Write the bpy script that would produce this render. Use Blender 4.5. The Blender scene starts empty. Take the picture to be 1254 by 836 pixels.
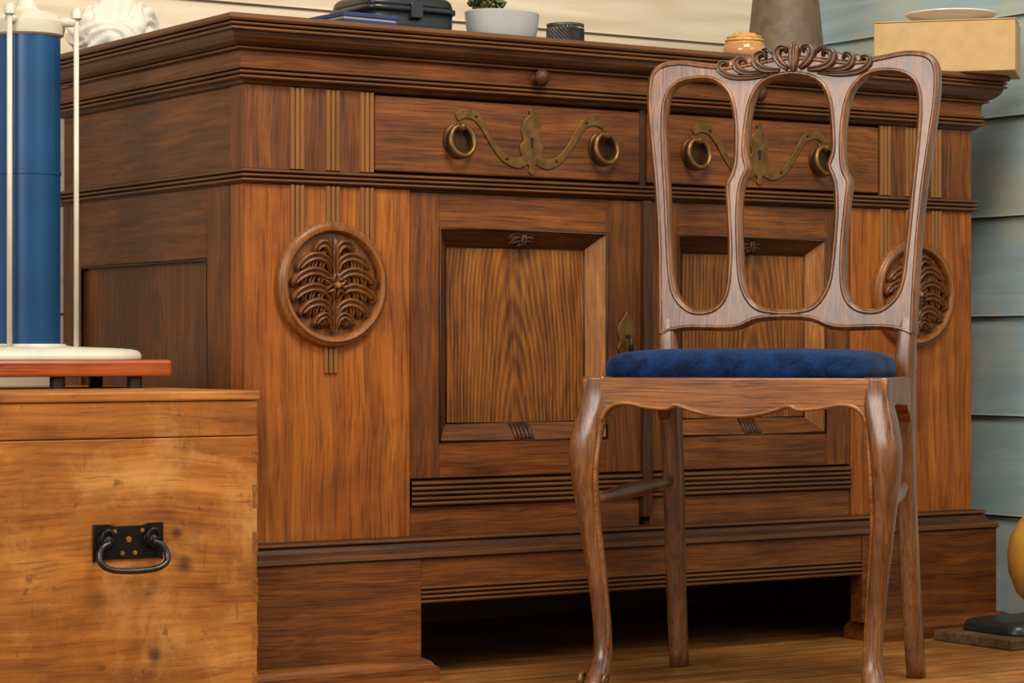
import bpy, bmesh, math, random
from mathutils import Vector, Matrix, noise
random.seed(3)
scene = bpy.context.scene
COL = scene.collection
try:
    scene.view_settings.view_transform = 'Standard'
except Exception:
    pass

# ------------------------------------------------------------------ helpers
def lin(c):
    o = []
    for v in c:
        v = v / 255.0
        o.append(v / 12.92 if v <= 0.04045 else ((v + 0.055) / 1.055) ** 2.4)
    return (o[0], o[1], o[2], 1.0)

def empty(name, loc=(0, 0, 0), rot=0.0):
    e = bpy.data.objects.new(name, None)
    e.empty_display_size = 0.1
    e.location = loc
    e.rotation_euler = (0, 0, rot)
    COL.objects.link(e)
    return e

def add_obj(name, me, mat, parent=None, smooth=False, bevel=0.0, seg=2, sub=0):
    o = bpy.data.objects.new(name, me)
    COL.objects.link(o)
    if mat is not None:
        me.materials.clear()
        me.materials.append(mat)
    if smooth:
        for p in me.polygons:
            p.use_smooth = True
    if bevel > 0:
        m = o.modifiers.new('bev', 'BEVEL')
        m.width = bevel
        m.segments = seg
        m.limit_method = 'ANGLE'
        m.angle_limit = math.radians(35)
    if parent is not None:
        o.parent = parent
    return o

def mesh(name, verts, faces, mat, parent=None, fix=True, **kw):
    me = bpy.data.meshes.new(name)
    me.from_pydata([tuple(v) for v in verts], [], faces)
    if fix:
        bm = bmesh.new(); bm.from_mesh(me)
        bmesh.ops.recalc_face_normals(bm, faces=bm.faces)
        bm.to_mesh(me); bm.free()
    me.update()
    return add_obj(name, me, mat, parent, **kw)

def box(name, x0, x1, y0, y1, z0, z1, mat, parent=None, bevel=0.0015):
    v = [(x0,y0,z0),(x1,y0,z0),(x1,y1,z0),(x0,y1,z0),(x0,y0,z1),(x1,y0,z1),(x1,y1,z1),(x0,y1,z1)]
    f = [(0,3,2,1),(4,5,6,7),(0,1,5,4),(1,2,6,5),(2,3,7,6),(3,0,4,7)]
    return mesh(name, v, f, mat, parent, fix=False, bevel=bevel)

def catmull(pts, closed=False, k=6):
    P = [Vector(p) for p in pts]
    n = len(P); out = []
    rng = n if closed else n - 1
    for i in range(rng):
        if closed:
            p0, p1, p2, p3 = P[(i-1) % n], P[i], P[(i+1) % n], P[(i+2) % n]
        else:
            p0 = P[max(i-1, 0)]; p1 = P[i]; p2 = P[i+1]; p3 = P[min(i+2, n-1)]
        for j in range(k):
            t = j / k
            out.append(0.5*((2*p1)+(-p0+p2)*t+(2*p0-5*p1+4*p2-p3)*t*t+(-p0+3*p1-3*p2+p3)*t**3))
    if not closed:
        out.append(P[-1])
    return out

def slab(name, outer, holes, thick, bev, mat, parent, fn):
    cu = bpy.data.curves.new(name, 'CURVE')
    cu.dimensions = '2D'; cu.fill_mode = 'BOTH'
    cu.extrude = max(thick/2 - bev, 0.00005)
    cu.bevel_depth = bev; cu.bevel_resolution = 3 if bev > 0 else 0
    cu.offset = -bev
    for loop in [outer] + list(holes):
        sp = cu.splines.new('POLY')
        sp.points.add(len(loop)-1)
        for i, p in enumerate(loop):
            sp.points[i].co = (p[0], p[1], 0, 1)
        sp.use_cyclic_u = True
    tmp = bpy.data.objects.new('tmp', cu)
    COL.objects.link(tmp)
    bpy.context.view_layer.update()
    dg = bpy.context.evaluated_depsgraph_get()
    me = bpy.data.meshes.new_from_object(tmp.evaluated_get(dg))
    bpy.data.objects.remove(tmp)
    for v in me.vertices:
        v.co = Vector(fn(v.co.x, v.co.y, v.co.z))
    me.name = name
    me.update()
    return add_obj(name, me, mat, parent, smooth=False)

def tube(name, pts, radii, mat, parent, closed=False, n=10, caps=True):
    P = [Vector(p) for p in pts]
    N = len(P)
    if not hasattr(radii, '__len__'):
        radii = [radii]*N
    if len(radii) != N:
        r2 = []
        for i in range(N):
            f = i/(N-1)*(len(radii)-1); a = int(f); b = min(a+1, len(radii)-1)
            r2.append(radii[a]*(1-(f-a)) + radii[b]*(f-a))
        radii = r2
    T = []
    for i in range(N):
        if closed: d = P[(i+1) % N]-P[(i-1) % N]
        else: d = P[min(i+1, N-1)]-P[max(i-1, 0)]
        T.append(d.normalized())
    up = Vector((0, 0, 1))
    if abs(T[0].dot(up)) > 0.9: up = Vector((0, 1, 0))
    nrm = (up - T[0]*up.dot(T[0])).normalized()
    V = []; F = []
    for i in range(N):
        nrm = (nrm - T[i]*nrm.dot(T[i])).normalized()
        b = T[i].cross(nrm)
        for j in range(n):
            a = 2*math.pi*j/n
            V.append(P[i] + (nrm*math.cos(a)+b*math.sin(a))*radii[i])
    segs = N if closed else N-1
    for i in range(segs):
        i2 = (i+1) % N
        for j in range(n):
            j2 = (j+1) % n
            F.append((i*n+j, i*n+j2, i2*n+j2, i2*n+j))
    if not closed and caps:
        F.append(tuple(range(n))[::-1]); F.append(tuple((N-1)*n+j for j in range(n)))
    return mesh(name, V, F, mat, parent, smooth=True)

def loft(name, rings, mat, parent, n=24, k=5, smooth=True):
    S = []
    m = len(rings)
    for i in range(m-1):
        p0 = rings[max(i-1,0)]; p1 = rings[i]; p2 = rings[i+1]; p3 = rings[min(i+2,m-1)]
        for j in range(k):
            t = j/k
            S.append([0.5*(2*b+(-a+c)*t+(2*a-5*b+4*c-d)*t*t+(-a+3*b-3*c+d)*t**3) for a,b,c,d in zip(p0,p1,p2,p3)])
    S.append(list(rings[-1]))
    V = []; F = []
    for (cx,cy,z,hx,hy,e) in S:
        for j in range(n):
            a = 2*math.pi*(j+.5)/n
            c, s = math.cos(a), math.sin(a)
            x = math.copysign(abs(c)**(2/e), c); y = math.copysign(abs(s)**(2/e), s)
            V.append((cx+hx*x, cy+hy*y, z))
    for i in range(len(S)-1):
        for j in range(n):
            j2 = (j+1) % n
            F.append((i*n+j, i*n+j2, (i+1)*n+j2, (i+1)*n+j))
    F.append(tuple(range(n))[::-1]); F.append(tuple((len(S)-1)*n+j for j in range(n)))
    return mesh(name, V, F, mat, parent, smooth=smooth)

def lathe(name, prof, mat, parent, fn=lambda x,y,z:(x,y,z), n=48, smooth=True, sx=1, sy=1):
    V = []; F = []
    for (r, z) in prof:
        for j in range(n):
            a = 2*math.pi*j/n
            V.append(fn(r*sx*math.cos(a), r*sy*math.sin(a), z))
    for i in range(len(prof)-1):
        for j in range(n):
            j2 = (j+1) % n
            F.append((i*n+j, i*n+j2, (i+1)*n+j2, (i+1)*n+j))
    if prof[0][0] > 1e-6: F.append(tuple(range(n))[::-1])
    if prof[-1][0] > 1e-6: F.append(tuple((len(prof)-1)*n+j for j in range(n)))
    o = mesh(name, V, F, mat, parent, smooth=smooth)
    if smooth:
        m = o.modifiers.new('es', 'EDGE_SPLIT'); m.split_angle = math.radians(40)
    return o

def leafmesh(V, F, path, widths, h, fn, k=5, ser=0.0):
    P = catmull([Vector((p[0], p[1], 0)) for p in path], False, k)
    N = len(P)
    prof = [(-1, 0), (-.85, .6), (-.5, 1.0), (-.14, .62), (0, .38), (.14, .62), (.5, 1.0), (.85, .6), (1, 0)]
    base = len(V); m = len(prof)
    for i in range(N):
        f = i/(N-1)*(len(widths)-1); a = int(f); b = min(a+1, len(widths)-1)
        w = widths[a]*(1-(f-a)) + widths[b]*(f-a)
        w *= 1+ser*math.sin(i*2*math.pi/6)
        d = (P[min(i+1, N-1)]-P[max(i-1, 0)]).normalized()
        nn = Vector((-d.y, d.x, 0))
        hh = h*min(1, w/max(widths)*1.3+.15)
        for (s, q) in prof:
            p = P[i]+nn*(s*w)
            V.append(fn(p.x, p.y, q*hh))
    for i in range(N-1):
        for j in range(m-1):
            F.append((base+i*m+j, base+i*m+j+1, base+(i+1)*m+j+1, base+(i+1)*m+j))

def ribbon(path, widths, k=6):
    P = catmull([Vector((p[0], p[1], 0)) for p in path], False, k)
    N = len(P); L = []; R = []
    for i in range(N):
        f = i/(N-1)*(len(widths)-1); a = int(f); b = min(a+1, len(widths)-1)
        w = widths[a]*(1-(f-a)) + widths[b]*(f-a)
        d = (P[min(i+1, N-1)]-P[max(i-1, 0)]).normalized()
        nn = Vector((-d.y, d.x, 0))
        L.append(P[i]+nn*w); R.append(P[i]-nn*w)
    return L + R[::-1]

# ------------------------------------------------------------------ materials
def newmat(name):
    m = bpy.data.materials.new(name); m.use_nodes = True
    nt = m.node_tree; b = nt.nodes['Principled BSDF']
    return m, nt, b

def plain(name, col, rough=.5, metal=0.0, var=.12, scale=20, bump=.1, **kw):
    m, nt, b = newmat(name)
    c = lin(col)
    tc = nt.nodes.new('ShaderNodeTexCoord')
    nz = nt.nodes.new('ShaderNodeTexNoise'); nz.inputs['Scale'].default_value = scale; nz.inputs['Detail'].default_value = 5
    nt.links.new(tc.outputs['Object'], nz.inputs['Vector'])
    rp = nt.nodes.new('ShaderNodeValToRGB')
    rp.color_ramp.elements[0].position = .3; rp.color_ramp.elements[1].position = .7
    rp.color_ramp.elements[0].color = tuple(v*(1-var) for v in c[:3])+(1,)
    rp.color_ramp.elements[1].color = tuple(min(1, v*(1+var)) for v in c[:3])+(1,)
    nt.links.new(nz.outputs['Fac'], rp.inputs['Fac'])
    nt.links.new(rp.outputs['Color'], b.inputs['Base Color'])
    b.inputs['Roughness'].default_value = rough
    b.inputs['Metallic'].default_value = metal
    if bump:
        bp = nt.nodes.new('ShaderNodeBump'); bp.inputs['Strength'].default_value = bump; bp.inputs['Distance'].default_value = .003
        nt.links.new(nz.outputs['Fac'], bp.inputs['Height']); nt.links.new(bp.outputs['Normal'], b.inputs['Normal'])
    for k_, v in kw.items():
        b.inputs[k_.replace('_', ' ')].default_value = v
    return m

def wood(name, dark, mid, light, axis='X', s=1.0, rough=.48, coat=.04, ring=None, ringscale=46, knots=(), pore=.62, wavew=.04,
         boards=None, blotch=.3, edge=None, spread=.16, wear=None, edgef=.6, conc=.5, spec=.32, grime=.72, scratch=False, warp=.022):
    m, nt, b = newmat(name)
    N = nt.nodes.new; L = nt.links.new
    tc = N('ShaderNodeTexCoord')
    # gentle low frequency warp so the grain wanders
    wn_ = N('ShaderNodeTexNoise'); wn_.inputs['Scale'].default_value = 4; wn_.inputs['Detail'].default_value = 1
    L(tc.outputs['Object'], wn_.inputs['Vector'])
    wv = N('ShaderNodeVectorMath'); wv.operation = 'MULTIPLY_ADD'
    L(wn_.outputs['Color'], wv.inputs[0]); wv.inputs[1].default_value = (warp,warp,warp); L(tc.outputs['Object'], wv.inputs[2])
    def mapped(along, loc=(0,0,0)):
        mp = N('ShaderNodeMapping')
        sc = [1,1,1]; sc['XYZ'.index(axis)] = along
        mp.inputs['Scale'].default_value = sc
        mp.inputs['Location'].default_value = loc
        L(wv.outputs[0], mp.inputs['Vector'])
        return mp
    def ma(op, a, c):
        q = N('ShaderNodeMath'); q.operation = op
        for i, z in enumerate((a, c)):
            if isinstance(z, (int, float)): q.inputs[i].default_value = z
            else: L(z, q.inputs[i])
        return q.outputs[0]
    def noi(vec, sc, det, rg=.6, dist=0.0):
        n = N('ShaderNodeTexNoise'); n.inputs['Scale'].default_value = sc; n.inputs['Detail'].default_value = det
        n.inputs['Roughness'].default_value = rg; n.inputs['Distortion'].default_value = dist
        L(vec, n.inputs['Vector']); return n.outputs['Fac']
    mp = mapped(.07)
    n1 = noi(mp.outputs[0], 40*s, 6, .62, .25)
    n1b = noi(mapped(.035).outputs[0], 150*s, 4, .6)
    w = N('ShaderNodeTexWave')
    if ring:
        al = .13
        sc = [1,1,1]; sc['XYZ'.index(axis)] = al
        mr = mapped(al, tuple(-ring[i]*sc[i] for i in range(3)))
        w.wave_type = 'RINGS'; w.rings_direction = 'SPHERICAL'
        w.inputs['Scale'].default_value = ringscale
        w.inputs['Distortion'].default_value = 5.5; w.inputs['Detail'].default_value = 3; w.inputs['Detail Scale'].default_value = .45
        L(mr.outputs[0], w.inputs['Vector'])
    else:
        w.wave_type = 'BANDS'; w.bands_direction = 'DIAGONAL'
        w.inputs['Scale'].default_value = 24*s
        w.inputs['Distortion'].default_value = 9; w.inputs['Detail'].default_value = 3; w.inputs['Detail Scale'].default_value = .7
        L(mp.outputs[0], w.inputs['Vector'])
    n3 = noi(tc.outputs['Object'], 3.6, 4, .6)
    n2 = noi(mapped(.03).outputs[0], 330*s, 2, .5)
    f = ma('MULTIPLY', n1, .40)
    f = ma('ADD', f, ma('MULTIPLY', n1b, .60-blotch))
    f = ma('ADD', f, ma('MULTIPLY', n3, blotch))
    f = ma('ADD', f, ma('MULTIPLY', ma('SUBTRACT', w.outputs['Fac'], .5), wavew))
    rp = N('ShaderNodeValToRGB'); e = rp.color_ramp.elements
    e[0].position = .5-spread; e[0].color = lin(dark); e[1].position = .5+spread; e[1].color = lin(light)
    x = e.new(.5); x.color = lin(mid)
    L(f, rp.inputs['Fac'])
    pr = N('ShaderNodeValToRGB'); e = pr.color_ramp.elements
    e[0].position = .36; e[0].color = (pore, pore*.92, pore*.85, 1); e[1].position = .5; e[1].color = (1,1,1,1)
    L(n2, pr.inputs['Fac'])
    mx = N('ShaderNodeMix'); mx.data_type = 'RGBA'; mx.blend_type = 'MULTIPLY'; mx.inputs[0].default_value = 1
    L(rp.outputs['Color'], mx.inputs[6]); L(pr.outputs['Color'], mx.inputs[7])
    col = mx.outputs[2]
    # uneven aged staining of the finish
    ng = noi(tc.outputs['Object'], 5.5, 7, .68, .4)
    gr = N('ShaderNodeMapRange'); gr.inputs['From Min'].default_value = .36; gr.inputs['From Max'].default_value = .56
    gr.inputs['To Min'].default_value = grime; gr.inputs['To Max'].default_value = 1.04
    L(ng, gr.inputs['Value'])
    gx = N('ShaderNodeMix'); gx.data_type = 'RGBA'; gx.blend_type = 'MULTIPLY'; gx.inputs[0].default_value = 1
    L(col, gx.inputs[6]); L(gr.outputs[0], gx.inputs[7]); col = gx.outputs[2]
    if boards:
        ai, wd, seam = boards
        sp = N('ShaderNodeSeparateXYZ'); L(tc.outputs['Object'], sp.inputs[0])
        d = ma('DIVIDE', sp.outputs[ai], wd)
        fl = ma('FLOOR', d, 0)
        wn = N('ShaderNodeTexWhiteNoise'); wn.noise_dimensions = '1D'; L(fl, wn.inputs['W'])
        fr = ma('FRACT', d, 0)
        gap = ma('GREATER_THAN', fr, seam)
        br = ma('ADD', ma('MULTIPLY', wn.outputs['Value'], .35), .8)
        br = ma('MULTIPLY', br, ma('ADD', ma('MULTIPLY', gap, .65), .35))
        hs = N('ShaderNodeMix'); hs.data_type = 'RGBA'; hs.blend_type = 'MULTIPLY'; hs.inputs[0].default_value = 1
        L(col, hs.inputs[6]); L(br, hs.inputs[7]); col = hs.outputs[2]
    if wear:   # pale rubbed patches
        nw = noi(tc.outputs['Object'], 7, 8, .72, .3)
        mw = N('ShaderNodeMapRange'); mw.inputs['From Min'].default_value = .50; mw.inputs['From Max'].default_value = .66
        mw.inputs['To Max'].default_value = .55
        L(nw, mw.inputs['Value'])
        wx = N('ShaderNodeMix'); wx.data_type = 'RGBA'
        L(mw.outputs[0], wx.inputs[0]); L(col, wx.inputs[6]); wx.inputs[7].default_value = lin(wear); col = wx.outputs[2]
    if scratch:  # thin dark scuffs and small dents
        for (sc3, rot, lo) in (((14,60,220),.35,.70),((160,60,12),-.2,.71),((45,45,45),0,.70)):
            mp3 = N('ShaderNodeMapping'); mp3.inputs['Scale'].default_value = sc3; mp3.inputs['Rotation'].default_value = (0,rot,0)
            L(tc.outputs['Object'], mp3.inputs['Vector'])
            ns = noi(mp3.outputs[0], 1.0, 2, .5)
            ms = N('ShaderNodeMapRange'); ms.inputs['From Min'].default_value = lo-.02; ms.inputs['From Max'].default_value = lo+.04
            ms.inputs['To Max'].default_value = .6
            L(ns, ms.inputs['Value'])
            sx_ = N('ShaderNodeMix'); sx_.data_type = 'RGBA'
            L(ms.outputs[0], sx_.inputs[0]); L(col, sx_.inputs[6]); sx_.inputs[7].default_value = lin((92,52,20)); col = sx_.outputs[2]
    if edge:   # worn lighter arrises on convex carving, painted ridge highlights too; concave creases darker
        gm = N('ShaderNodeNewGeometry')
        pm = N('ShaderNodeMapRange'); pm.inputs['From Min'].default_value = .51; pm.inputs['From Max'].default_value = .62
        pm.inputs['To Max'].default_value = edgef
        L(gm.outputs['Pointiness'], pm.inputs['Value'])
        pf = ma('MULTIPLY', pm.outputs[0], ma('ADD', n1, .3))
        ex = N('ShaderNodeMix'); ex.data_type = 'RGBA'
        L(pf, ex.inputs[0]); L(col, ex.inputs[6]); ex.inputs[7].default_value = lin(edge); col = ex.outputs[2]
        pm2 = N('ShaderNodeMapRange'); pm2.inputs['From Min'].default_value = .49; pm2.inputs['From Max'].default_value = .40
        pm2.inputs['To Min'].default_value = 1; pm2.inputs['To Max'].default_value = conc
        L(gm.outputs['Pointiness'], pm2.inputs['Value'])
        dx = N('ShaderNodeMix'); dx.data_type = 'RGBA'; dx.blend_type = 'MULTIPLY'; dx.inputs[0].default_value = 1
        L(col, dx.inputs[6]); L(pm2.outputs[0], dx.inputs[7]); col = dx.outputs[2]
    for (kp, kr) in knots:
        vd = N('ShaderNodeVectorMath'); vd.operation = 'DISTANCE'
        L(tc.outputs['Object'], vd.inputs[0]); vd.inputs[1].default_value = kp
        dn = ma('ADD', vd.outputs['Value'], ma('MULTIPLY', ma('SUBTRACT', n3, .5), kr*1.5))
        dn = ma('ADD', dn, ma('MULTIPLY', ma('SUBTRACT', n1b, .5), kr*1.6))
        mr_ = N('ShaderNodeMapRange'); mr_.inputs['From Min'].default_value = kr*1.5; mr_.inputs['From Max'].default_value = kr*.4
        mr_.inputs['To Min'].default_value = 0; mr_.inputs['To Max'].default_value = .85
        L(dn, mr_.inputs['Value'])
        kx = N('ShaderNodeMix'); kx.data_type = 'RGBA'
        L(mr_.outputs[0], kx.inputs[0]); L(col, kx.inputs[6]); kx.inputs[7].default_value = lin((78,42,16))
        col = kx.outputs[2]
    L(col, b.inputs['Base Color'])
    rr = N('ShaderNodeMapRange'); rr.inputs['To Min'].default_value = rough-.08; rr.inputs['To Max'].default_value = rough+.14
    L(n1, rr.inputs['Value']); L(rr.outputs[0], b.inputs['Roughness'])
    b.inputs['Coat Weight'].default_value = coat; b.inputs['Coat Roughness'].default_value = .22
    b.inputs['Specular IOR Level'].default_value = spec
    bp = N('ShaderNodeBump'); bp.inputs['Strength'].default_value = .35; bp.inputs['Distance'].default_value = .001
    L(ma('ADD', n2, n1b), bp.inputs['Height']); L(bp.outputs['Normal'], b.inputs['Normal'])
    return m

cA = ((66,33,9),(106,58,17),(142,82,27))
cP = ((104,54,12),(146,80,20),(176,106,32))
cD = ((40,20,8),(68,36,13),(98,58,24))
m_cabX = wood('oak_x', *cA, axis='X'); m_cabZ = wood('oak_z', *cA, axis='Z')
m_cabY = wood('oak_y', (62,32,10),(98,54,18),(130,78,30), axis='Y')
m_pil = wood('oak_pilaster', *cP, axis='Z', s=.8, spread=.19, grime=.70)
EW = (146,94,42)
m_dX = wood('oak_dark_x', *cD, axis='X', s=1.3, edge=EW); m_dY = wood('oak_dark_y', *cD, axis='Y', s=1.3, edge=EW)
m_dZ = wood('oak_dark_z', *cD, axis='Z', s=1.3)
cN = ((70,37,8),(122,70,18),(154,98,32))
m_panL = wood('oak_panel', *cN, axis='Z', ring=(.54,.05,.26), wavew=.13, blotch=.2)
m_panR = wood('oak_panel_b', *cN, axis='Z', ring=(1.06,.05,.2), wavew=.13, blotch=.2)
m_side = wood('oak_side', (60,31,12),(100,56,20),(130,78,32), axis='Z', ring=(0,.36,.2), wavew=.07, blotch=.25)
m_bev_lit = wood('oak_bevel_lit', (96,56,18),(144,92,38),(180,126,62), axis='Z', s=1.5)
m_reed = wood('oak_reed', (52,26,8),(84,46,16),(112,66,26), axis='Z', s=1.5, edge=(168,114,52), edgef=.5, conc=.35)  # pale edge tint also paints gold highlights onto the reeds
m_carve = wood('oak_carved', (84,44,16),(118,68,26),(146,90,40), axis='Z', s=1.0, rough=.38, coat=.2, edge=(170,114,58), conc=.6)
m_brass = plain('aged_brass', (118,84,42), .40, .75, .35, 60, .15)
m_brassdk = plain('dark_brass', (70,48,24), .42, .75, .3, 60, .2)
m_black = plain('black_void', (10,8,6), .8, 0, .1)
m_chair = wood('walnut_polished', (66,36,14),(112,68,32),(152,102,54), axis='Z', s=1.0, rough=.32, coat=.45, spec=.45)
m_chairX = wood('walnut_polished_x', (84,46,18),(138,84,38),(174,118,60), axis='X', s=1.0, rough=.38, coat=.2, spec=.4)
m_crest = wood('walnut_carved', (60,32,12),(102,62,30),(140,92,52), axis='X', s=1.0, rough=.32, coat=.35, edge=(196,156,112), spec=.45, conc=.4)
m_chest = wood('pine_chest', (126,70,20),(166,102,36),(194,132,58), axis='X', s=.6, rough=.52, coat=.03, wavew=.05, pore=.8, blotch=.4, wear=(202,150,86), spread=.14,
               grime=.64, scratch=True, warp=.04, knots=[((-.187,-.171,.222),.013),((-.200,-.171,.268),.007),((-.235,-.171,.09),.009)])
m_chestend = wood('pine_endgrain', (116,66,22),(150,92,34),(176,118,54), axis='Y', s=1.6, pore=.7)
m_floor = wood('floor_boards', (120,72,28),(166,108,50),(198,140,76), axis='X', s=.7, rough=.38, coat=.12, boards=(1,.12,.03))
m_mahog = wood('mahogany_base', (110,40,10),(152,66,20),(180,92,34), axis='X', s=1, rough=.34, coat=.3)

def paint(name, ca, cb, axis, stain=None):
    m, nt, b = newmat(name); N = nt.nodes.new; L = nt.links.new
    tc = N('ShaderNodeTexCoord'); mp = N('ShaderNodeMapping')
    sc = [1,1,1]; sc['XYZ'.index(axis)] = .08; mp.inputs['Scale'].default_value = sc
    L(tc.outputs['Object'], mp.inputs['Vector'])
    n = N('ShaderNodeTexNoise'); n.inputs['Scale'].default_value = 30; n.inputs['Detail'].default_value = 6; n.inputs['Distortion'].default_value = .6
    L(mp.outputs[0], n.inputs['Vector'])
    rp = N('ShaderNodeValToRGB'); e = rp.color_ramp.elements
    e[0].position = .3; e[0].color = lin(ca); e[1].position = .7; e[1].color = lin(cb)
    L(n.outputs['Fac'], rp.inputs['Fac']); col = rp.outputs['Color']
    if stain:
        n4 = N('ShaderNodeTexNoise'); n4.inputs['Scale'].default_value = 5; n4.inputs['Detail'].default_value = 3
        L(tc.outputs['Object'], n4.inputs['Vector'])
        mr = N('ShaderNodeMapRange'); mr.inputs['From Min'].default_value = .48; mr.inputs['From Max'].default_value = .65; mr.inputs['To Max'].default_value = .6
        L(n4.outputs['Fac'], mr.inputs['Value'])
        mx = N('ShaderNodeMix'); mx.data_type = 'RGBA'; L(mr.outputs[0], mx.inputs[0]); L(col, mx.inputs[6]); mx.inputs[7].default_value = lin(stain); col = mx.outputs[2]
    L(col, b.inputs['Base Color'])
    b.inputs['Roughness'].default_value = .6
    bp = N('ShaderNodeBump'); bp.inputs['Strength'].default_value = .2; bp.inputs['Distance'].default_value = .002
    L(n.outputs['Fac'], bp.inputs['Height']); L(bp.outputs['Normal'], b.inputs['Normal'])
    return m
m_wallb = paint('siding_cream', (200,180,150), (224,208,184), 'X')
m_wallr = paint('siding_blue', (134,158,168), (164,186,192), 'Y', (180,180,156))  # siding tinted cream at the back and blue-grey at the right

# ------------------------------------------------------------------ room
def siding(name, axis, pos, a0, a1, sign, mat):
    prof = []
    z = 0.0
    while z < 2.61:
        prof += [(0.0, z), (0.0, z+.004), (.014, z+.0045), (.013, z+.008), (.005, z+.2)]
        z += .2
    V = []; F = []
    for a in (a0, a1):
        for (o, zz) in prof:
            V.append((a, pos+sign*o, zz) if axis == 'X' else (pos+sign*o, a, zz))
        V.append((a, pos-sign*.06, prof[-1][1]) if axis == 'X' else (pos-sign*.06, a, prof[-1][1]))
        V.append((a, pos-sign*.06, 0) if axis == 'X' else (pos-sign*.06, a, 0))
    n = len(prof)+2
    for i in range(n):
        j = (i+1) % n
        F.append((i, j, n+j, n+i))
    F.append(tuple(range(n))); F.append(tuple(range(n, 2*n)))
    return mesh(name, V, F, mat)
siding('wall_back', 'X', .80, -3.2, 1.78, -1, m_wallb)
siding('wall_right', 'Y', 1.78, -4.2, .86, -1, m_wallr)
box('floor', -3.2, 1.84, -4.2, .86, -.05, 0, m_floor, None, bevel=0)

# ------------------------------------------------------------------ sideboard
W, D = 1.557, .72
cab = empty('sideboard')
def sweep(name, prof, mx, my, d=D):
    def seg(nm, A, B, mat):
        V = []; F = []; n = len(prof)
        for S in (A, B):
            for (o, z) in prof:
                V.append(S(o)+(z,))
        for i in range(n-1):
            F.append((i, i+1, n+i+1, n+i))
        mesh(nm, V, F, mat, cab, fix=False)
    s0 = lambda o: (-o, d); s1 = lambda o: (-o, -o); s2 = lambda o: (W+o, -o); s3 = lambda o: (W+o, d)
    seg(name+'_side_left', s0, s1, my); seg(name+'_front', s1, s2, mx); seg(name+'_side_right', s2, s3, my)
def ribs(zt, zb, n, ob, amp, k=6):
    out = []; h = (zt-zb)/n
    for i in range(n):
        for j in range(k+1):
            a = math.pi*j/k
            out.append((ob+amp*math.sin(a), zt-h*i-h*(1-math.cos(a))/2*.9))
    return out
box('carcass', .012, W-.012, .045, D, .125, 1.05, m_dX, cab, 0)
top = [(.0,1.06),(.048,1.06),(.051,1.058),(.052,1.053),(.050,1.049)]
top += ribs(1.048, 1.033, 2, .042, .006) + [(.042,1.032),(.040,1.026),(.034,1.019),(.026,1.014)] + ribs(1.013,1.007,1,.02,.004)
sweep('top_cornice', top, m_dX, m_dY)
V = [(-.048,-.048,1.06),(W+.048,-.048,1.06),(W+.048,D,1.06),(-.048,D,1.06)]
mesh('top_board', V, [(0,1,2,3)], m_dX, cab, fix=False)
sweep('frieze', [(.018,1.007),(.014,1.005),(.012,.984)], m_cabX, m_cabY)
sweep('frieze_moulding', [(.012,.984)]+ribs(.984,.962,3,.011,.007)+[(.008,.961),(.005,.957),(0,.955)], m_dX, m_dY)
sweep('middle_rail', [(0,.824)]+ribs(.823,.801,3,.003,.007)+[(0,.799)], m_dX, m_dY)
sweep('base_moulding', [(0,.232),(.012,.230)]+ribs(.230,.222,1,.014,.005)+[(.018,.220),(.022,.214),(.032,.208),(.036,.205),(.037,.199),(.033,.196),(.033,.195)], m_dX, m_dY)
for nm, xa, xb in (('foot_left', -.033, .305), ('foot_right', 1.252, W+.033)):
    box('plinth_'+nm, xa, xb, -.033, .0, .035, .196, m_cabX, cab, .001)
box('plinth_apron', .305, 1.252, -.031, -.005, .15, .196, m_cabX, cab, .001)
def strip(nm, pr, xa, xb, mat):
    V=[];F=[];n=len(pr)
    for xx in (xa,xb):
        for (o,z) in pr: V.append((xx,-o,z))
    for i in range(n-1): F.append((i,i+1,n+i+1,n+i))
    mesh(nm,V,F,mat,cab,fix=False)
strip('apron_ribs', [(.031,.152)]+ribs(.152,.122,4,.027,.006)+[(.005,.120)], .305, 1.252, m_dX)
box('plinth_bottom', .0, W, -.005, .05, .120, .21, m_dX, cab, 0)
box('plinth_side_left', -.033, -.005, .0, D, .035, .196, m_cabY, cab, .001)
box('plinth_side_right', W+.005, W+.033, .0, D, .035, .196, m_cabY, cab, .001)
box('plinth_back', -.02, W+.02, D-.03, D, .0, .196, m_dX, cab, 0)
def foot(nm, xa, xb, ya, yb_):
    p = [(0,.0),(0,.022),(.006,.026),(.010,.032),(.018,.036),(.024,.037)]
    V=[];F=[]
    for (o,z) in p:
        V += [(xa+o,ya+o,z),(xb-o,ya+o,z),(xb-o,yb_,z),(xa+o,yb_,z)]
    for i in range(len(p)-1):
        for j in range(4):
            F.append((i*4+j, i*4+(j+1)%4, (i+1)*4+(j+1)%4, (i+1)*4+j))
    F.append((3,2,1,0)); k=(len(p)-1)*4; F.append((k,k+1,k+2,k+3))
    mesh(nm, V, F, m_cabX, cab)
foot('foot_left', -.062, .322, -.062, .03); foot('foot_right', 1.262, W+.062, -.062, .03)
foot('foot_side_left', -.062, .02, .04, D); foot('foot_side_right', W-.02, W+.062, .04, D)
box('pilaster_left', 0, .3035, 0, .05, .2, .80, m_pil, cab, .002)
box('pilaster_right', 1.2535, W, 0, .05, .2, .80, m_pil, cab, .002)
box('pilaster_top_left', 0, .233, 0, .05, .80, .957, m_cabZ, cab, .002)
box('pilaster_top_right', 1.324, W, 0, .05, .80, .957, m_cabZ, cab, .002)
box('drawer_left', .236, .770, -.001, .05, .828, .951, m_cabX, cab, .003)
box('drawer_right', .787, 1.321, -.001, .05, .828, .951, m_cabX, cab, .003)
box('drawer_divider', .772, .785, .003, .05, .80, .957, m_dZ, cab, .001)
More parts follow.
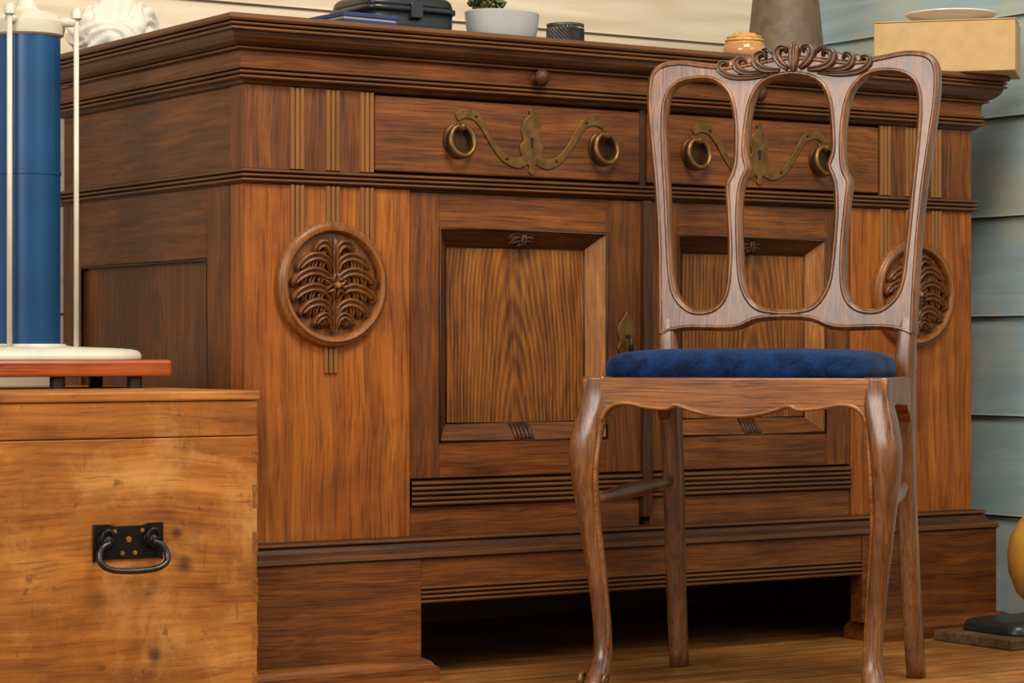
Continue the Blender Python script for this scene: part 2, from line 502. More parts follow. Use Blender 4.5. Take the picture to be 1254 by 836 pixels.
def reed(nm, cx, z0, z1):
    V=[];F=[];pts=[]
    w=.026/3
    for i in range(3):
        for j in range(7):
            a=math.pi*j/6
            pts.append((cx-.013+w*i+w*(1-math.cos(a))/2, .0055*math.sin(a)))
    n=len(pts)
    for z in (z0,z1):
        for (x,o) in pts: V.append((x,-o,z))
    for i in range(n-1): F.append((i,i+1,n+i+1,n+i))
    F.append(tuple(range(n))); F.append(tuple(range(n,2*n)))
    mesh(nm,V,F,m_reed,cab)
k=0
for side in (0,1):
    for cx in (.093,.158,.221):
        X = cx if side==0 else W-cx
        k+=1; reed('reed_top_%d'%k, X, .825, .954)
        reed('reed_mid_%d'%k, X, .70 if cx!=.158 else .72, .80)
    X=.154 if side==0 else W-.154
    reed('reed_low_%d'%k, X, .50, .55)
def medallion(nm, cx, cz):
    fn = lambda x,y,z:(cx+x,-z,cz+y)
    lathe(nm+'_disc', [(0,.005),(.05,.005),(.082,.005),(.084,.013),(.087,.017),(.092,.018),(.094,.015),(.097,.014),(.1,.011),(.101,.006),(.101,-.001)], m_carve, cab, fn, 72)
    V=[];F=[]
    R=.080
    def mk(dh): return lambda x,y,h:(cx+x*R,-(.0045+dh+h),cz+y*R)
    def L(path,w,h=.013,dh=0.0,k=5):
        for sx in (1,-1):
            leafmesh(V,F,[(sx*a,b) for a,b in path],w,h,mk(dh),k)
    # acanthus fronds: each springs upward off the stem, arches outward, splits into drooping fingers
    def frond(b0, reach, rise, sc=1.25):
        r=reach
        main=[(.03,b0),(.10*r+.04,b0+rise*.75),(.42*r,b0+rise*1.05),(.70*r,b0+rise*.85),(.88*r,b0+rise*.40),(.82*r,b0+rise*.15)]
        L(main,[.04*sc,.075*sc,.09*sc,.085*sc,.065*sc,.015],.014,.0015)
        for (fx,fy,ex,ey) in ((.22,.9,.30,.12),(.42,.95,.50,.02),(.58,.92,.68,.0)):
            L([(fx*r,b0+rise*fy),((fx+ex)/2*r+.04,b0+rise*(fy+ey)/2+.02),(ex*r,b0+rise*ey)],[.035*sc,.062*sc,.012],.011,0,5)
    frond(-.90,.50,.26,1.0)
    frond(-.70,.84,.32)
    frond(-.42,1.02,.34)
    frond(-.12,1.03,.36)
    frond(.18,.90,.36)
    L([(.02,.45),(.06,.66),(.18,.80),(.34,.78),(.42,.66),(.34,.62)],[.04,.10,.11,.10,.06,.02],.014,.002)
    L([(.01,.55),(.05,.78),(.13,.92)],[.03,.09,.02],.012,0)
    L([(.20,.66),(.26,.60),(.24,.52)],[.04,.06,.01],.011,0)
    leafmesh(V,F,[(0,-.95),(0,-.7),(0,-.3)],[.06,.06,.04],.014,mk(0))
    leafmesh(V,F,[(0,.15),(0,.55),(0,.93)],[.05,.07,.02],.015,mk(.002))
    for i in range(6):
        a=math.radians(30+60*i)
        leafmesh(V,F,[(0,-.02),(.14*math.cos(a),-.02+.14*math.sin(a)),(.32*math.cos(a),-.02+.32*math.sin(a))],[.05,.11,.01],.016,mk(.004))
    mesh(nm+'_carving',V,F,m_carve,cab,fix=False,smooth=True)
    lathe(nm+'_boss',[(0,.030),(.004,.029),(.0055,.025),(.006,.012)],m_carve,cab,lambda x,y,z:(cx+x,-z,cz-.0016+y),20)
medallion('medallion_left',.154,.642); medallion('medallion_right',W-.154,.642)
def door(nm, x0, x1, r0, r1, pmat):
    z0,z1,q0,q1 = .325,.796,.385,.738
    y=.003
    box(nm+'_stile_a', x0, r0, y, .05, z0, z1, m_cabZ, cab, .0015)
    box(nm+'_stile_b', r1, x1, y, .05, z0, z1, m_cabZ, cab, .0015)
    box(nm+'_rail_top', r0, r1, y, .05, q1, z1, m_cabX, cab, .0015)
    box(nm+'_rail_bottom', r0, r1, y, .05, z0, q0, m_cabX, cab, .0015)
    b=.029; d=.028
    a=[(r0,y,q0),(r1,y,q0),(r1,y,q1),(r0,y,q1)]
    c=[(r0+b,y+d,q0+b),(r1-b,y+d,q0+b),(r1-b,y+d,q1-b),(r0+b,y+d,q1-b)]
    for j,mt in ((0,m_cabX),(1,m_bev_lit),(2,m_dX),(3,m_dZ)):  # light and shade painted into bevel tones: right lighter, top and left darker
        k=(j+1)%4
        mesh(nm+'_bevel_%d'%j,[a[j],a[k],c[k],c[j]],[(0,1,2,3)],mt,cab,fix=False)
    mesh(nm+'_panel',c,[(0,1,2,3)],pmat,cab,fix=False)
    for t,(P,r) in enumerate(((a,.003),(c,.0022))):
        tube(nm+'_bead_%d'%t,[Vector(p) for p in P],r,m_dZ,cab,closed=True,n=8)
    mx=(r0+r1)/2
    V=[];F=[]
    zt=q1-b*.55; yy=y+d*.5
    f=lambda x,yv,h:(mx+x,yy-h-.002,zt+yv)
    for s in (-1,1):
        leafmesh(V,F,[(0,.004),(s*.010,.008),(s*.020,.007),(s*.030,.002)],[.004,.006,.006,.001],.009,f)
        leafmesh(V,F,[(0,.0),(s*.010,.001),(s*.020,-.002),(s*.027,-.007)],[.004,.006,.005,.001],.010,f)
        leafmesh(V,F,[(0,-.004),(s*.008,-.006),(s*.014,-.011)],[.004,.005,.001],.009,f)
    leafmesh(V,F,[(0,-.012),(0,0),(0,.012)],[.003,.007,.002],.013,f)
    mesh(nm+'_shell',V,F,m_dX,cab,fix=False,smooth=True)
    for i in range(5):
        x=mx-.016+i*.0078
        tube(nm+'_tab_%d'%i,[(x,y+.001,q0+.002),(x+.002,y+d*.55,q0+b*.6),(x+.002,y+d*.9,q0+b*.95)],.0036,m_dZ,cab,n=8)
door('door_left', .3045,.776,.362,.7015,m_panL)
door('door_right', .781,1.2525,.8555,1.195,m_panR)
box('astragal', .7735,.7925,-.009,.03,.245,.797,m_dZ,cab,.003)
pr=[(-.01,.322)]+ribs(.321,.279,5,-.001,.006)+[(-.01,.277)]
for nm,xa,xb in (('left',.3045,.772),('right',.794,1.2525)):
    strip('ribbed_band_'+nm,pr,xa,xb,m_dX)
    box('bottom_rail_'+nm,xa,xb,.004,.05,.22,.278,m_cabX,cab,.001)
for nm,xo,sg in (('left',0,1),('right',W,-1)):
    def sb(n_,t,y0,y1,z0,z1,mat):
        xs=sorted((xo+sg*t, xo+sg*.03))
        box('side_%s_%s'%(nm,n_),xs[0],xs[1],y0,y1,z0,z1,mat,cab,.0015)
    sb('gap',.012,.04,.052,.2,.80,m_black)
    sb('stile_front',.001,.052,.135,.2,.80,m_side)
    sb('rail',.001,.135,.64,.685,.80,m_cabY)
    sb('stile_rear',.001,.64,D,.2,.80,m_side)
    sb('rail_low',.001,.135,.64,.2,.27,m_cabY)
    sb('panel',.011,.135,.64,.27,.685,m_side)
    sb('upper',.003,.0505,D,.80,.957,m_cabY)
    tube('side_%s_bead'%nm,[(xo+sg*.003,.137,.272),(xo+sg*.003,.638,.272),(xo+sg*.003,.638,.683),(xo+sg*.003,.137,.683)],.003,m_dZ,cab,closed=True,n=8)
def pull(nm,cx,cz,hw):
    fn=lambda x,y,z:(cx+x,-.0025-z,cz+y)
    esc=[(0,.060),(.006,.055),(.004,.048),(.010,.043),(.018,.034),(.021,.018),(.017,.004),(.024,-.006),(.021,-.022),(.012,-.032),(.005,-.040),(.006,-.048),(0,-.053)]
    out=catmull([(a,b,0) for a,b in esc+[(-a,b) for a,b in esc[1:-1]][::-1]],True,4)
    slab(nm+'_escutcheon',[(q[0],q[1]) for q in out],[],.003,.0008,m_brass,cab,fn)
    for s in (-1,1):
        pth=[(s*.008,-.026),(s*.030,-.034),(s*.056,-.026),(s*.076,-.006),(s*.094,.020),(s*.112,.040),(s*.134,.044),(s*.150,.036)]
        w=[.008,.009,.0065,.0055,.006,.008,.008,.006]
        slab(nm+'_arm_%d'%(s+1),[(q[0],q[1]) for q in ribbon(pth,w)],[],.0024,.0006,m_brass,cab,fn)
        bx=s*hw
        lathe(nm+'_rose_%d'%(s+1),[(0,.002),(.022,.002),(.023,.004),(.026,.004),(.029,.002),(.029,-.002)],m_brassdk,cab,lambda x,y,z:(cx+bx+x,-.002-z,cz-.002+y),32)
        lathe(nm+'_knuckle_%d'%(s+1),[(0,.020),(.005,.0185),(.008,.013),(.006,.006),(.010,.001)],m_brass,cab,lambda x,y,z:(cx+bx+x,-.002-z,cz+.020+y),20)
        ring=[(cx+bx+.023*math.cos(t),-.016+.004*math.sin(t),cz-.003+.025*math.sin(t)) for t in [2*math.pi*i/40 for i in range(40)]]
        tube(nm+'_ring_%d'%(s+1),ring,.0046,m_brass,cab,closed=True,n=12)
        for (sx,sz) in ((s*.112,.040),(s*.05,-.028)):
            lathe(nm+'_pin_%d_%d'%(s+1,int(abs(sx)*1000)),[(0,.0045),(.002,.004),(.003,.001)],m_brassdk,cab,lambda x,y,z:(cx+sx+x,-.002-z,cz+sz+y),10)
    lathe(nm+'_keyhole',[(0,.0022),(.004,.0022),(.0042,.001)],m_black,cab,lambda x,y,z:(cx+x,-.0025-z,cz+.006+y),16)
    box(nm+'_keyslot',cx-.0015,cx+.0015,-.0052,-.003,cz-.008,cz+.006,m_black,cab,0)
pull('pull_left',.5415,.886,.1465); pull('pull_right',1.034,.886,.146)
for nm,cx in (('left',.544),('right',1.013)):
    lathe('knob_'+nm,[(0,.030),(.007,.029),(.012,.025),(.0145,.019),(.012,.012),(.006,.008),(.007,.003),(.011,0)],m_dZ,cab,lambda x,y,z:(cx+x,-.012-z,.995+y),28)
cx,cz=.742,.560
esc=[(0,.044),(.005,.036),(.010,.030),(.017,.020),(.019,.004),(.014,-.008),(.020,-.020),(.012,-.032),(.004,-.040),(0,-.046)]
slab('key_plate',[(q[0],q[1]) for q in catmull([(a,b,0) for a,b in esc+[(-a,b) for a,b in esc[1:-1]][::-1]],True,4)],[],.004,.001,m_brass,cab,lambda x,y,z:(cx+x,-z+.001,cz+y))
tube('key_drop',[(cx,-.004,cz),(cx,-.014,cz-.004),(cx,-.014,cz-.03)],[.004,.004,.0055],m_brassdk,cab,n=10)

# ------------------------------------------------------------------ chair
th=math.radians(54.3)
ch = empty('dining_chair',(.577,-.508,0),-th)
yb=lambda z:.303+(z-.56)*.10
def offs(loop,d):
    n=len(loop);out=[]
    c=Vector((0,0,0))
    for p in loop:c+=p
    c/=n
    for i in range(n):
        t=(loop[(i+1)%n]-loop[i-1]).normalized(); nn=Vector((-t.y,t.x,0))
        if nn.dot(loop[i]-c)<0: nn=-nn
        out.append(loop[i]+nn*d)
    return out
half=[(0,.586),(.045,.583),(.072,.572),(.10,.568),(.16,.569),(.19,.565),(.216,.558),(.219,.60),(.223,.70),(.231,.80),(.241,.88),(.248,.94),(.249,.98),(.243,1.006),(.225,1.021),(.19,1.025),(.15,1.019),(.11,1.014),(.07,1.018),(.03,1.024),(0,1.026)]
outer=catmull([Vector((a,b,0)) for a,b in half+[(-a,b) for a,b in half[1:-1]][::-1]],True,4)
so=[(.155,.990),(.193,.983),(.212,.957),(.214,.90),(.206,.80),(.198,.70),(.189,.637),(.166,.608),(.14,.602),(.115,.611),(.101,.638),(.098,.70),(.103,.77),(.106,.812),(.097,.832),(.093,.86),(.094,.91),(.103,.955),(.125,.982)]
sor=offs(catmull([Vector((a,b,0)) for a,b in so],True,4),-.0018)
sol=[Vector((-p.x,p.y,0)) for p in sor]
co=[(0,.991),(.042,.981),(.063,.952),(.071,.90),(.072,.862),(.066,.838),(.076,.812),(.080,.77),(.077,.70),(.070,.645),(.05,.612),(.02,.603)]
cen=offs(catmull([Vector((a,b,0)) for a,b in co+[(-a,b) for a,b in co[1:]][::-1]],True,4),-.0018)
bfn=lambda x,y,z:(x,yb(y)-z,y)
slab('back_frame',[(p.x,p.y) for p in outer],[[(p.x,p.y) for p in q] for q in (sor,sol,cen)],.024,.006,m_chair,ch,bfn)
for i,l in enumerate((sor,sol,cen)):
    tube('back_bead_%d'%i,[bfn(p.x,p.y,.0115) for p in offs(l,.0062)],.0034,m_chair,ch,closed=True,n=8)
tube('back_bead_outer',[bfn(p.x,p.y,.0115) for p in offs(outer,-.0068)],.0034,m_chair,ch,closed=True,n=8)
V=[];F=[]
cf=lambda x,y,h:(x+.006,yb(y)-.010-h,y)
def CL(p,w,h=.010):
    leafmesh(V,F,p,w,h,cf); leafmesh(V,F,[(-a,b) for a,b in p],w,h,cf)
leafmesh(V,F,[(0,.998),(0,1.018),(0,1.034),(0,1.047)],[.005,.010,.011,.002],.014,cf)
CL([(.010,1.002),(.022,1.012),(.030,1.026),(.024,1.038),(.014,1.036),(.016,1.029)],[.004,.007,.008,.006,.004,.002],.013)
CL([(.024,1.000),(.048,1.002),(.064,1.012),(.064,1.026),(.052,1.030),(.048,1.021)],[.004,.007,.008,.007,.005,.002],.013)
CL([(.052,.998),(.080,.998),(.096,1.006),(.098,1.018),(.087,1.023),(.082,1.015)],[.003,.006,.007,.006,.004,.002],.012)
CL([(.040,.993),(.075,.990),(.108,.993),(.126,1.004),(.126,1.015),(.116,1.017),(.114,1.010)],[.002,.005,.006,.006,.005,.004,.002],.010)
CL([(.036,1.028),(.046,1.036),(.056,1.035)],[.002,.004,.001],.009)
mesh('crest_carving',V,F,m_crest,ch,fix=False,smooth=True)
cb=[(-.130,1.008),(-.115,1.021),(-.085,1.025),(-.058,1.032),(-.035,1.036),(-.015,1.042),(0,1.045),(.015,1.042),(.035,1.036),(.058,1.032),(.085,1.025),(.115,1.021),(.130,1.008),(.10,.992),(0,.990),(-.10,.992)]
slab('crest_backing',[(q[0]+.006,q[1]) for q in catmull([(a,b,0) for a,b in cb],True,3)],[],.020,.004,m_chair,ch,bfn)
for s in (-1,1):
    loft('rear_post_%d'%(s+1),[(s*.203,.372,0,.0145,.018,4),(s*.200,.346,.13,.015,.0185,4),(s*.197,.324,.28,.016,.019,4),(s*.197,.306,.42,.0165,.019,4),(s*.199,.302,.50,.0165,.018,4),(s*.202,.303,.56,.0150,.014,4),(s*.204,.307,.60,.013,.011,4)],m_chair,ch,24,4)
    loft('front_leg_%d'%(s+1),[(s*.2225,0,.4955,.0195,.019,5),(s*.223,-.001,.465,.0205,.020,4.5),(s*.231,-.007,.425,.0235,.0235,3.2),(s*.238,-.013,.385,.0235,.024,2.8),(s*.238,-.013,.34,.0205,.021,2.6),(s*.232,-.007,.27,.0170,.0175,2.5),(s*.223,.001,.19,.0150,.0155,2.5),(s*.216,.006,.11,.0140,.0140,2.5),(s*.214,.003,.065,.0145,.0155,2.4),(s*.217,-.006,.036,.018,.021,2.3),(s*.220,-.012,.016,.0205,.0245,2.2),(s*.220,-.012,.0,.015,.018,2.2)],m_chair,ch,24,5)
    for q in (-1,1):
        sp=[]
        for i in range(30):
            t=i/29*3.6*math.pi; r=.0165*(1-i/29*.85)
            sp.append((s*.220+q*.0195, -.020-r*math.cos(t), .0205+r*math.sin(t)))
        tube('toe_scroll_%d_%d'%(s+1,q+1),sp,[.0042,.0035,.0025],m_chair,ch,n=8)
    pts=[(.012,.494),(.30,.494),(.30,.415),(.292,.425),(.284,.422),(.276,.436),(.262,.436),(.25,.448),(.15,.452),(.06,.446),(.03,.43),(.012,.42)]
    slab('side_rail_%d'%(s+1),pts,[],.018,.002,m_chairX,ch,lambda x,y,z,s=s:(s*(.219-.055*x)+z,x,y))
    a=Vector((s*.234,-.008,.302)); b=Vector((s*.197,.318,.318))
    tube('side_stretcher_%d'%(s+1),[a.lerp(b,t/8) for t in range(9)],[.007,.008,.010,.0125,.0135,.0125,.010,.008,.007],m_chair,ch,n=14)
hb=[(0,.433),(.035,.435),(.065,.442),(.088,.449),(.105,.444),(.135,.446),(.165,.451),(.188,.449),(.203,.438),(.211,.42),(.216,.395),(.224,.385)]
bot=catmull([Vector((a,b,0)) for a,b in [(-a,b) for a,b in hb[1:]][::-1]+hb],False,4)
loop=[(p.x,p.y) for p in bot]+[(.238,.43),(.240,.4945),(-.240,.4945),(-.238,.43)]
slab('front_apron',loop,[],.026,.003,m_chairX,ch,lambda x,y,z:(x,-.006-z,y))
leg=[(.214,-.022,.385),(.2165,-.026,.355),(.2175,-.024,.32),(.2175,-.016,.27),(.2115,-.007,.20),(.205,.0,.12),(.203,-.004,.07)]
mid=[(p.x,-.0195,p.y+.0035) for p in bot if abs(p.x)<.212]
path=[(-a,b,c) for a,b,c in leg][::-1]+mid+leg
tube('apron_bead',catmull(path,False,2),.0036,m_chairX,ch,n=8)
m_vel,nt,b=newmat('blue_velvet')
tc=nt.nodes.new('ShaderNodeTexCoord');nz=nt.nodes.new('ShaderNodeTexNoise');nz.inputs['Scale'].default_value=20;nz.inputs['Detail'].default_value=9;nz.inputs['Roughness'].default_value=.75
nz.inputs['Distortion'].default_value=.6
rp=nt.nodes.new('ShaderNodeValToRGB');e=rp.color_ramp.elements
e[0].position=.38;e[0].color=lin((4,16,40));e[1].position=.66;e[1].color=lin((20,52,98))
nt.links.new(tc.outputs['Object'],nz.inputs['Vector']);nt.links.new(nz.outputs['Fac'],rp.inputs['Fac']);nt.links.new(rp.outputs['Color'],b.inputs['Base Color'])
b.inputs['Roughness'].default_value=.9;b.inputs['Sheen Weight'].default_value=.12;b.inputs['Sheen Tint'].default_value=(.35,.55,1,1);b.inputs['Specular IOR Level'].default_value=.12
bp=nt.nodes.new('ShaderNodeBump');bp.inputs['Strength'].default_value=.5;bp.inputs['Distance'].default_value=.004
nt.links.new(nz.outputs['Fac'],bp.inputs['Height']);nt.links.new(bp.outputs['Normal'],b.inputs['Normal'])
px=-.012
loft('seat_pad',[(px,.140,.488,.206,.132,7),(px,.140,.500,.213,.137,7),(px,.140,.514,.214,.138,6),(px,.140,.525,.209,.134,5.5),(px,.140,.533,.19,.12,5),(px,.140,.5375,.15,.09,4),(px,.140,.5395,.08,.05,3),(px,.140,.54,.01,.008,2)],m_vel,ch,64,4)

# ------------------------------------------------------------------ chest
cs = empty('wooden_chest')
X0,X1,Y0,Y1=-.487,-.066,-.171,.44
box('body',X0,X1,Y0,Y1,0,.408,m_chest,cs,.002)
box('lid_band',X0,X1,Y0,Y1,.4090,.4615,m_chest,cs,.002)
box('lid_board',X0-.003,X1+.003,Y0-.004,Y1,.462,.4765,m_chest,cs,.003)
for i,(za,zb_) in enumerate([(.02,.055),(.09,.125),(.16,.195),(.23,.265),(.30,.335),(.37,.40)]):
    for nm,a,c in (('r',X1-.009,X1+.0004),('l',X0-.0004,X0+.009)):
        box('dovetail_%s_%d'%(nm,i),a,c,Y0-.0004,Y0+.02,za,zb_,m_chestend,cs,0)
m_iron=plain('black_iron',(30,28,28),.42,.7,.3,80,.3)
m_steel=plain('worn_steel',(64,64,68),.32,.9,.25,60,.2)
m_screw=plain('brass_screw',(190,130,50),.3,.9,.1,60,.1)
cx,cz=-.278,.258
slab('handle_plate',[(cx-.055,cz-.027),(cx-.048,cz-.024),(cx+.048,cz-.024),(cx+.055,cz-.027),(cx+.055,cz+.027),(cx+.030,cz+.027),(cx+.022,cz+.024),(cx-.022,cz+.024),(cx-.030,cz+.027),(cx-.055,cz+.027)],[],.004,.0008,m_iron,cs,lambda x,y,z:(x,Y0-.002-z,y))
for s in (-1,1):
    lathe('handle_boss_%d'%(s+1),[(0,.018),(.006,.017),(.010,.013),(.011,.006),(.014,.003)],m_iron,cs,lambda x,y,z:(cx+s*.036+x,Y0-z,cz+.002+y),20)
    tube('handle_lug_%d'%(s+1),[(cx+s*.036+.009*math.cos(t),Y0-.012,cz+.006+.012*math.sin(t)) for t in [2*math.pi*i/20 for i in range(20)]],.0038,m_iron,cs,closed=True,n=8)
    for q in (-1,1):
        lathe('screw_%d_%d'%(s+1,q+1),[(0,.0062),(.003,.0058),(.004,.004)],m_screw,cs,lambda x,y,z:(cx+s*.016+x+q*s*.006,Y0-z,cz+q*.016+y),10)
lathe('screw_mid',[(0,.0062),(.004,.0058),(.005,.004)],m_screw,cs,lambda x,y,z:(cx+x,Y0-z,cz+.004+y),12)
hp=[(-.034,-.015,.0),(-.046,-.017,-.004),(-.053,-.020,-.016),(-.050,-.025,-.030),(-.032,-.028,-.038),(0,-.029,-.040),(.032,-.028,-.038),(.050,-.025,-.030),(.053,-.020,-.016),(.046,-.017,-.004),(.034,-.015,.0)]
tube('handle_bail',[(cx+p.x,Y0+p.y,cz+p.z) for p in catmull(hp,False,5)],.0045,m_steel,cs,n=12)

# ------------------------------------------------------------------ blue instrument
ins = empty('laboratory_column_apparatus',(-.286,.19,.4765))
m_white=plain('white_enamel',(206,200,182),.35,0,.12,15,.1)
m_blue=plain('blue_enamel',(2,62,106),.38,0,.2,9,.02)
m_rubber=plain('rubber',(28,26,28),.6)
for i,(a,c) in enumerate(((-.125,-.075),(.150,-.075),(.02,-.075),(-.125,.075),(.150,.075))):
    lathe('foot_%d'%i,[(.011,0),(.012,.004),(.012,.018),(.010,.02)],m_rubber,ins,lambda x,y,z:(x+a,y+c,z),16)
box('wood_base',-.148,.205,-.1,.1,.019,.045,m_mahog,ins,.005)
loft('enamel_base',[(0.018,0,.045,.155,.089,5),(0.018,0,.054,.155,.089,5),(0.018,0,.062,.142,.078,4),(0,0,.066,.07,.062,2.5),(0,0,.070,.062,.06,2)],m_white,ins,40,3)
lathe('blue_cylinder',[(.050,.068),(.0525,.070),(.0525,.072),(.0525,.330),(.0525,.334),(.0537,.335),(.0537,.341),(.0525,.342),(.0525,.346),(.0525,.553),(.0525,.555),(.050,.56)],m_blue,ins,n=64)
lathe('top_cap',[(.053,.552),(.058,.555),(.060,.565),(.060,.575),(.052,.582),(.045,.590),(.022,.594),(.016,.600),(.014,.615),(.018,.62),(.018,.628),(.010,.635),(0,.636)],m_white,ins,n=48)
ca,sa=.8358,.549
for i,(r_,f_) in enumerate(((.080,-.01),(-.012,-.073),(-.04,.066))):
    x=r_*ca+f_*sa; y=-r_*sa+f_*ca
    tube('rod_%d'%i,[(x,y,.06),(x,y,.585)],.0042,m_white,ins,n=12)
    lathe('rod_nut_%d'%i,[(0,.597),(.006,.596),(.009,.590),(.009,.580),(.006,.578)],m_white,ins,lambda a,c,z:(a+x,c+y,z),12)
    tube('cap_arm_%d'%i,[(x*.6,y*.6,.575),(x,y,.575)],.008,m_white,ins,n=10)

# ------------------------------------------------------------------ things on the sideboard
T=1.06
m_cloth=plain('white_cloth',(214,208,196),.9,0,.04,30,.2)
bpy.ops.mesh.primitive_ico_sphere_add(subdivisions=6,radius=1)
o=bpy.context.active_object;o.name='crumpled_white_cloth'
for v in o.data.vertices:
    p=v.co.copy()
    q=p*1.5+Vector((3,1,2))
    wv_=Vector((noise.noise(q),noise.noise(q+Vector((9,0,0))),noise.noise(q+Vector((0,9,0)))))
    fold=abs(math.sin((p.x*2.2+p.y*1.4+p.z*1.2+wv_.x*3)*2.2))**.7
    d=.92+.32*wv_.y+.16*fold+.03*noise.noise(p*5)
    v.co=Vector((p.x*.088*d,p.y*.06*d,max(0,p.z*.066*d+.028)))
for p in o.data.polygons:p.use_smooth=True
o.data.materials.append(m_cloth); o.location=(.056,.60,T)
bk=empty('blue_notebook',(.188,-.012,T),math.radians(4))
m_bkc=plain('blue_cover',(24,40,90),.5); m_page=plain('paper',(150,146,140),.8,0,.05,200,.2)
box('cover_bottom',-.03,.075,-.02,.09,0,.007,m_bkc,bk,.001);box('pages',-.028,.073,-.018,.088,.007,.011,m_page,bk,.001);box('cover_top',-.03,.075,-.02,.09,.011,.018,m_bkc,bk,.001)
bc=empty('black_plastic_case',(.388,.20,T))
m_blk=plain('black_plastic',(22,24,26),.35,0,.2,40,.1); m_blk2=plain('black_plastic_glossy',(36,40,44),.22,0,.2,40,.05)
loft('case_body',[(0,0,0,.082,.07,7),(0,0,.004,.085,.073,7),(0,0,.052,.087,.075,7)],m_blk,bc,40,2)
loft('case_rim',[(0,0,.052,.091,.079,7),(0,0,.060,.091,.079,7)],m_blk2,bc,40,2)
loft('case_lid',[(0,0,.060,.087,.075,7),(0,0,.072,.085,.073,7),(0,0,.079,.078,.066,7),(0,0,.080,.07,.06,7)],m_blk,bc,40,2)
box('latch',-.012,.012,-.084,-.074,.040,.066,m_blk2,bc,.002)
pt=empty('potted_succulent',(.568,.13,T))
m_pot=plain('grey_ceramic',(160,160,158),.45,0,.05,20,.05); m_soil=plain('soil',(50,36,24),.95,0,.4,80,.8)
m_leaf=plain('succulent_leaf',(84,92,44),.5,0,.35,30,.1); m_stem=plain('plant_stem',(110,84,50),.7)
lathe('pot',[(0,0),(.052,0),(.058,.004),(.067,.035),(.070,.062),(.067,.064),(.064,.062),(.063,.052),(0,.052)],m_pot,pt,n=56,sy=.75)
lathe('soil',[(0,.055),(.0625,.055)],m_soil,pt,n=40,sy=.75)
lf=[];ff=[]
for i in range(11):
    a=random.uniform(0,6.28); base=Vector((-.028+.02*math.cos(a),.012*math.sin(a),.053))
    tip=base+Vector((random.uniform(-.06,.04),random.uniform(-.03,.02),random.uniform(.016,.036)))
    mid_=(base+tip)/2+Vector((0,0,.014))
    P=catmull([base,mid_,tip],False,5)
    tube('stem_%d'%i,P,[.0025,.0018],m_stem,pt,n=6)
    for j in range(2,len(P),1):
        for s in (-1,1,0):
            c=P[j]; d=Vector((random.uniform(-.8,.8),s,random.uniform(.1,.7))).normalized()
            u=d.cross(Vector((1,0,.2))).normalized(); n0=len(lf); L_=.015
            w_=u*.0055; th_=d.cross(u).normalized()*.002
            lf+=[c,c+d*L_*.5+w_,c+d*L_,c+d*L_*.5-w_,c+d*L_*.5+th_,c+d*L_*.5-th_]
            ff+=[(n0,n0+1,n0+4),(n0+1,n0+2,n0+4),(n0+2,n0+3,n0+4),(n0+3,n0,n0+4),(n0+1,n0,n0+5),(n0+2,n0+1,n0+5),(n0+3,n0+2,n0+5),(n0,n0+3,n0+5)]
mesh('leaves',lf,ff,m_leaf,pt,smooth=True)
kc=empty('knurled_metal_cup',(.681,.10,T))
m_gun=plain('gunmetal',(96,90,90),.45,.6,.3,60,.1)
V=[];F=[];nn=60;rows=12
for i in range(rows+1):
    z=.003+.040*i/rows
    for j in range(nn):
        a=2*math.pi*j/nn; r=.032+.0016*(1 if (i+j)%2 else -1)*(0 if i in(0,rows) else 1)
        V.append((r*math.cos(a),r*math.sin(a),z))
for i in range(rows):
    for j in range(nn):F.append((i*nn+j,i*nn+(j+1)%nn,(i+1)*nn+(j+1)%nn,(i+1)*nn+j))
mesh('knurled_wall',V,F,m_gun,kc)
lathe('cup_body',[(0,0),(.031,0),(.032,.003),(.0285,.004),(.0285,.043),(.033,.044),(.0335,.048),(.030,.049),(.028,.047),(.0275,.006),(0,.006)],m_gun,kc)
jr=empty('glass_candle_bowl',(1.066,.08,T))
m_glass=plain('amber_glass',(236,180,120),.08,0,.03,10,0,Transmission_Weight=.6,IOR=1.45)
m_wax=plain('orange_wax',(214,140,74),.5,0,.15,30,.1,Subsurface_Weight=.2); m_rattan=plain('woven_straw',(190,142,76),.8,0,.3,120,.8)
lathe('bowl',[(0,0),(.024,0),(.034,.006),(.040,.018),(.040,.028),(.036,.036),(.0345,.036),(.038,.028),(.038,.018),(.032,.008),(0,.003)],m_glass,jr)
lathe('wax',[(0,.004),(.030,.008),(.0365,.018),(.0365,.027),(.034,.031),(0,.031)],m_wax,jr)
lathe('straw_lid',[(.030,.034),(.033,.036),(.034,.042),(.030,.050),(.020,.055),(0,.057)],m_rattan,jr)
for z_,r_ in ((.037,.034),(.043,.0335),(.049,.030),(.054,.020)):
    tube('straw_coil_%d'%int(z_*1000),[(r_*math.cos(t),r_*math.sin(t),z_) for t in [2*math.pi*i/40 for i in range(40)]],.0025,m_rattan,jr,closed=True,n=8)
m_brown=plain('brown_stoneware',(100,80,60),.55,0,.25,45,.3)
hc=empty('brown_stoneware_vase',(1.395,.36,T))
lathe('body',[(0,0),(.078,0),(.083,.006),(.083,.02),(.079,.05),(.072,.12),(.064,.20),(.055,.27),(.050,.31),(.056,.33),(.053,.335),(.046,.31),(0,.30)],m_brown,hc)
bx=empty('cardboard_box',(1.522,.028,T),math.radians(-48))
m_card=plain('cardboard',(184,152,104),.8,0,.08,40,.15); m_tape=plain('parcel_tape',(160,126,80),.35,0,.05,40,.05)
box('carton',-.132,.132,-.085,.085,0,.096,m_card,bx,.002)
box('flap_front',-.132,.132,-.0865,-.001,.0962,.0985,m_card,bx,.0006);box('flap_back',-.132,.132,.001,.0865,.0962,.0985,m_card,bx,.0006)
box('tape',-.1335,.1335,-.02,.02,.0987,.0992,m_tape,bx,0);box('tape_side',.1320,.1326,-.02,.02,.056,.0987,m_tape,bx,0);box('tape_side_b',-.1326,-.1320,-.02,.02,.056,.0987,m_tape,bx,0)
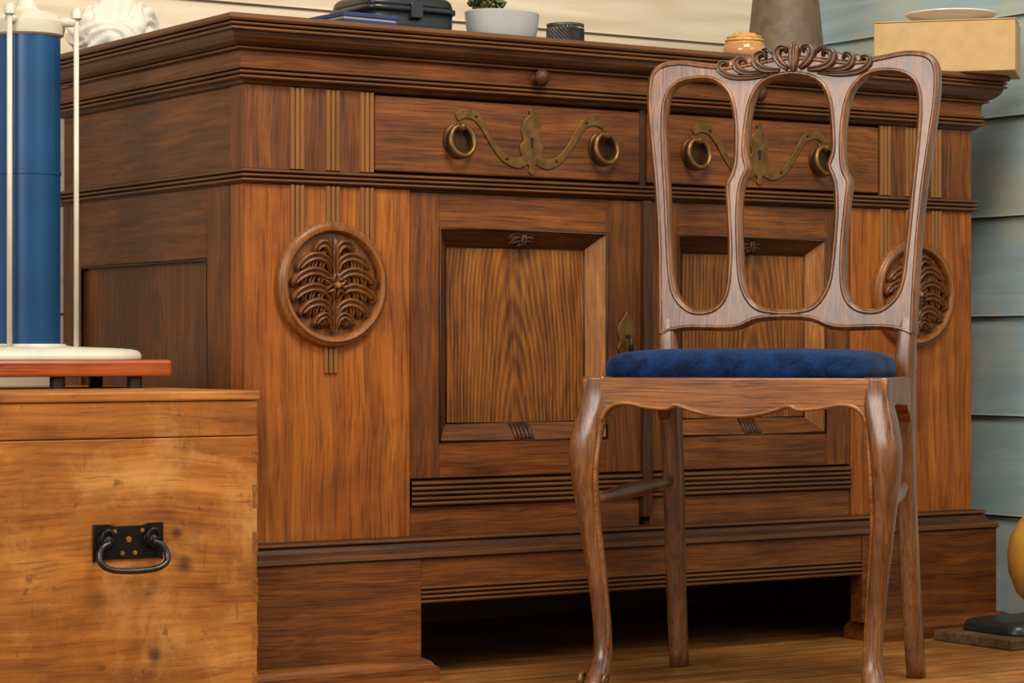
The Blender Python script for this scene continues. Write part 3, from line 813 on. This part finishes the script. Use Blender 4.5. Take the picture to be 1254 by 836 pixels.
pl=empty('white_dish',(1.528,.026,T+.0993))
m_por=plain('porcelain',(222,216,204),.25,0,.03,10,0)
lathe('dish',[(0,0),(.045,0),(.048,.003),(.080,.014),(.087,.019),(.087,.021),(.080,.0175),(.046,.006),(0,.005)],m_por,pl)

# ------------------------------------------------------------------ floor item at right
fb=empty('yellow_flask_on_stand',(1.57,-.185,0))
m_oldw=wood('stand_board',(60,44,28),(92,70,44),(120,94,62),axis='X',rough=.6,coat=0)
m_yel=plain('yellow_amber',(214,160,66),.3,0,.15,8,.05,Subsurface_Weight=.15,Coat_Weight=.4)
m_dkgreen=plain('dark_green_base',(26,34,32),.35,0,.2,20,.05)
box('board',-.19,.19,-.10,.10,0,.02,m_oldw,fb,.003)
loft('plinth',[(0,0,.02,.155,.085,6),(0,0,.034,.152,.082,6),(0,0,.041,.144,.074,6),(0,0,.043,.13,.06,6)],m_dkgreen,fb,48,3)
lathe('flask',[(0,.043),(.03,.043),(.034,.05),(.05,.056),(.078,.085),(.091,.12),(.094,.155),(.088,.19),(.070,.22),(.045,.24),(.025,.252),(.020,.28),(.020,.32),(.024,.325),(.018,.326),(0,.30)],m_yel,fb,lambda x,y,z:(x+.03,y,z))

# ------------------------------------------------------------------ lights, world, camera
def area(name,loc,target,size,energy,col):
    l=bpy.data.lights.new(name,'AREA');l.shape='RECTANGLE';l.size=size[0];l.size_y=size[1];l.energy=energy;l.color=col
    o=bpy.data.objects.new(name,l);COL.objects.link(o);o.location=loc
    o.rotation_euler=(Vector(target)-Vector(loc)).to_track_quat('-Z','Y').to_euler()
area('window_light',(-2.6,-2.2,2.0),(.6,0,.5),(1.4,1.2),62,(1,.93,.82))
area('cool_sheen_left',(-2.4,-1.3,1.55),(.5,-.2,.75),(.5,1.1),13,(.84,.92,1))  # unseen cool area light, added for sheen on the chair back
area('ceiling_lamp',(.3,-1.6,2.6),(.6,0,.4),(1.1,.7),66,(1,.88,.70))
area('cool_fill_right',(1.4,-3.4,2.1),(1.3,0,.5),(1.0,1.0),22,(.86,.93,1))  # unseen cool fill light added from the right front
w=bpy.data.worlds.new('world');scene.world=w;w.use_nodes=True
bg=w.node_tree.nodes['Background'];bg.inputs[0].default_value=(1,.94,.86,1);bg.inputs[1].default_value=.38

cam=bpy.data.cameras.new('camera');cam.sensor_width=36;cam.lens=3052/1254*36;cam.shift_y=8/1254
co_=bpy.data.objects.new('camera',cam);COL.objects.link(co_)
co_.location=(-1.801,-3.508,.54);co_.rotation_euler=(math.radians(90),0,math.radians(-33.3))
cam.clip_start=.05
scene.camera=co_
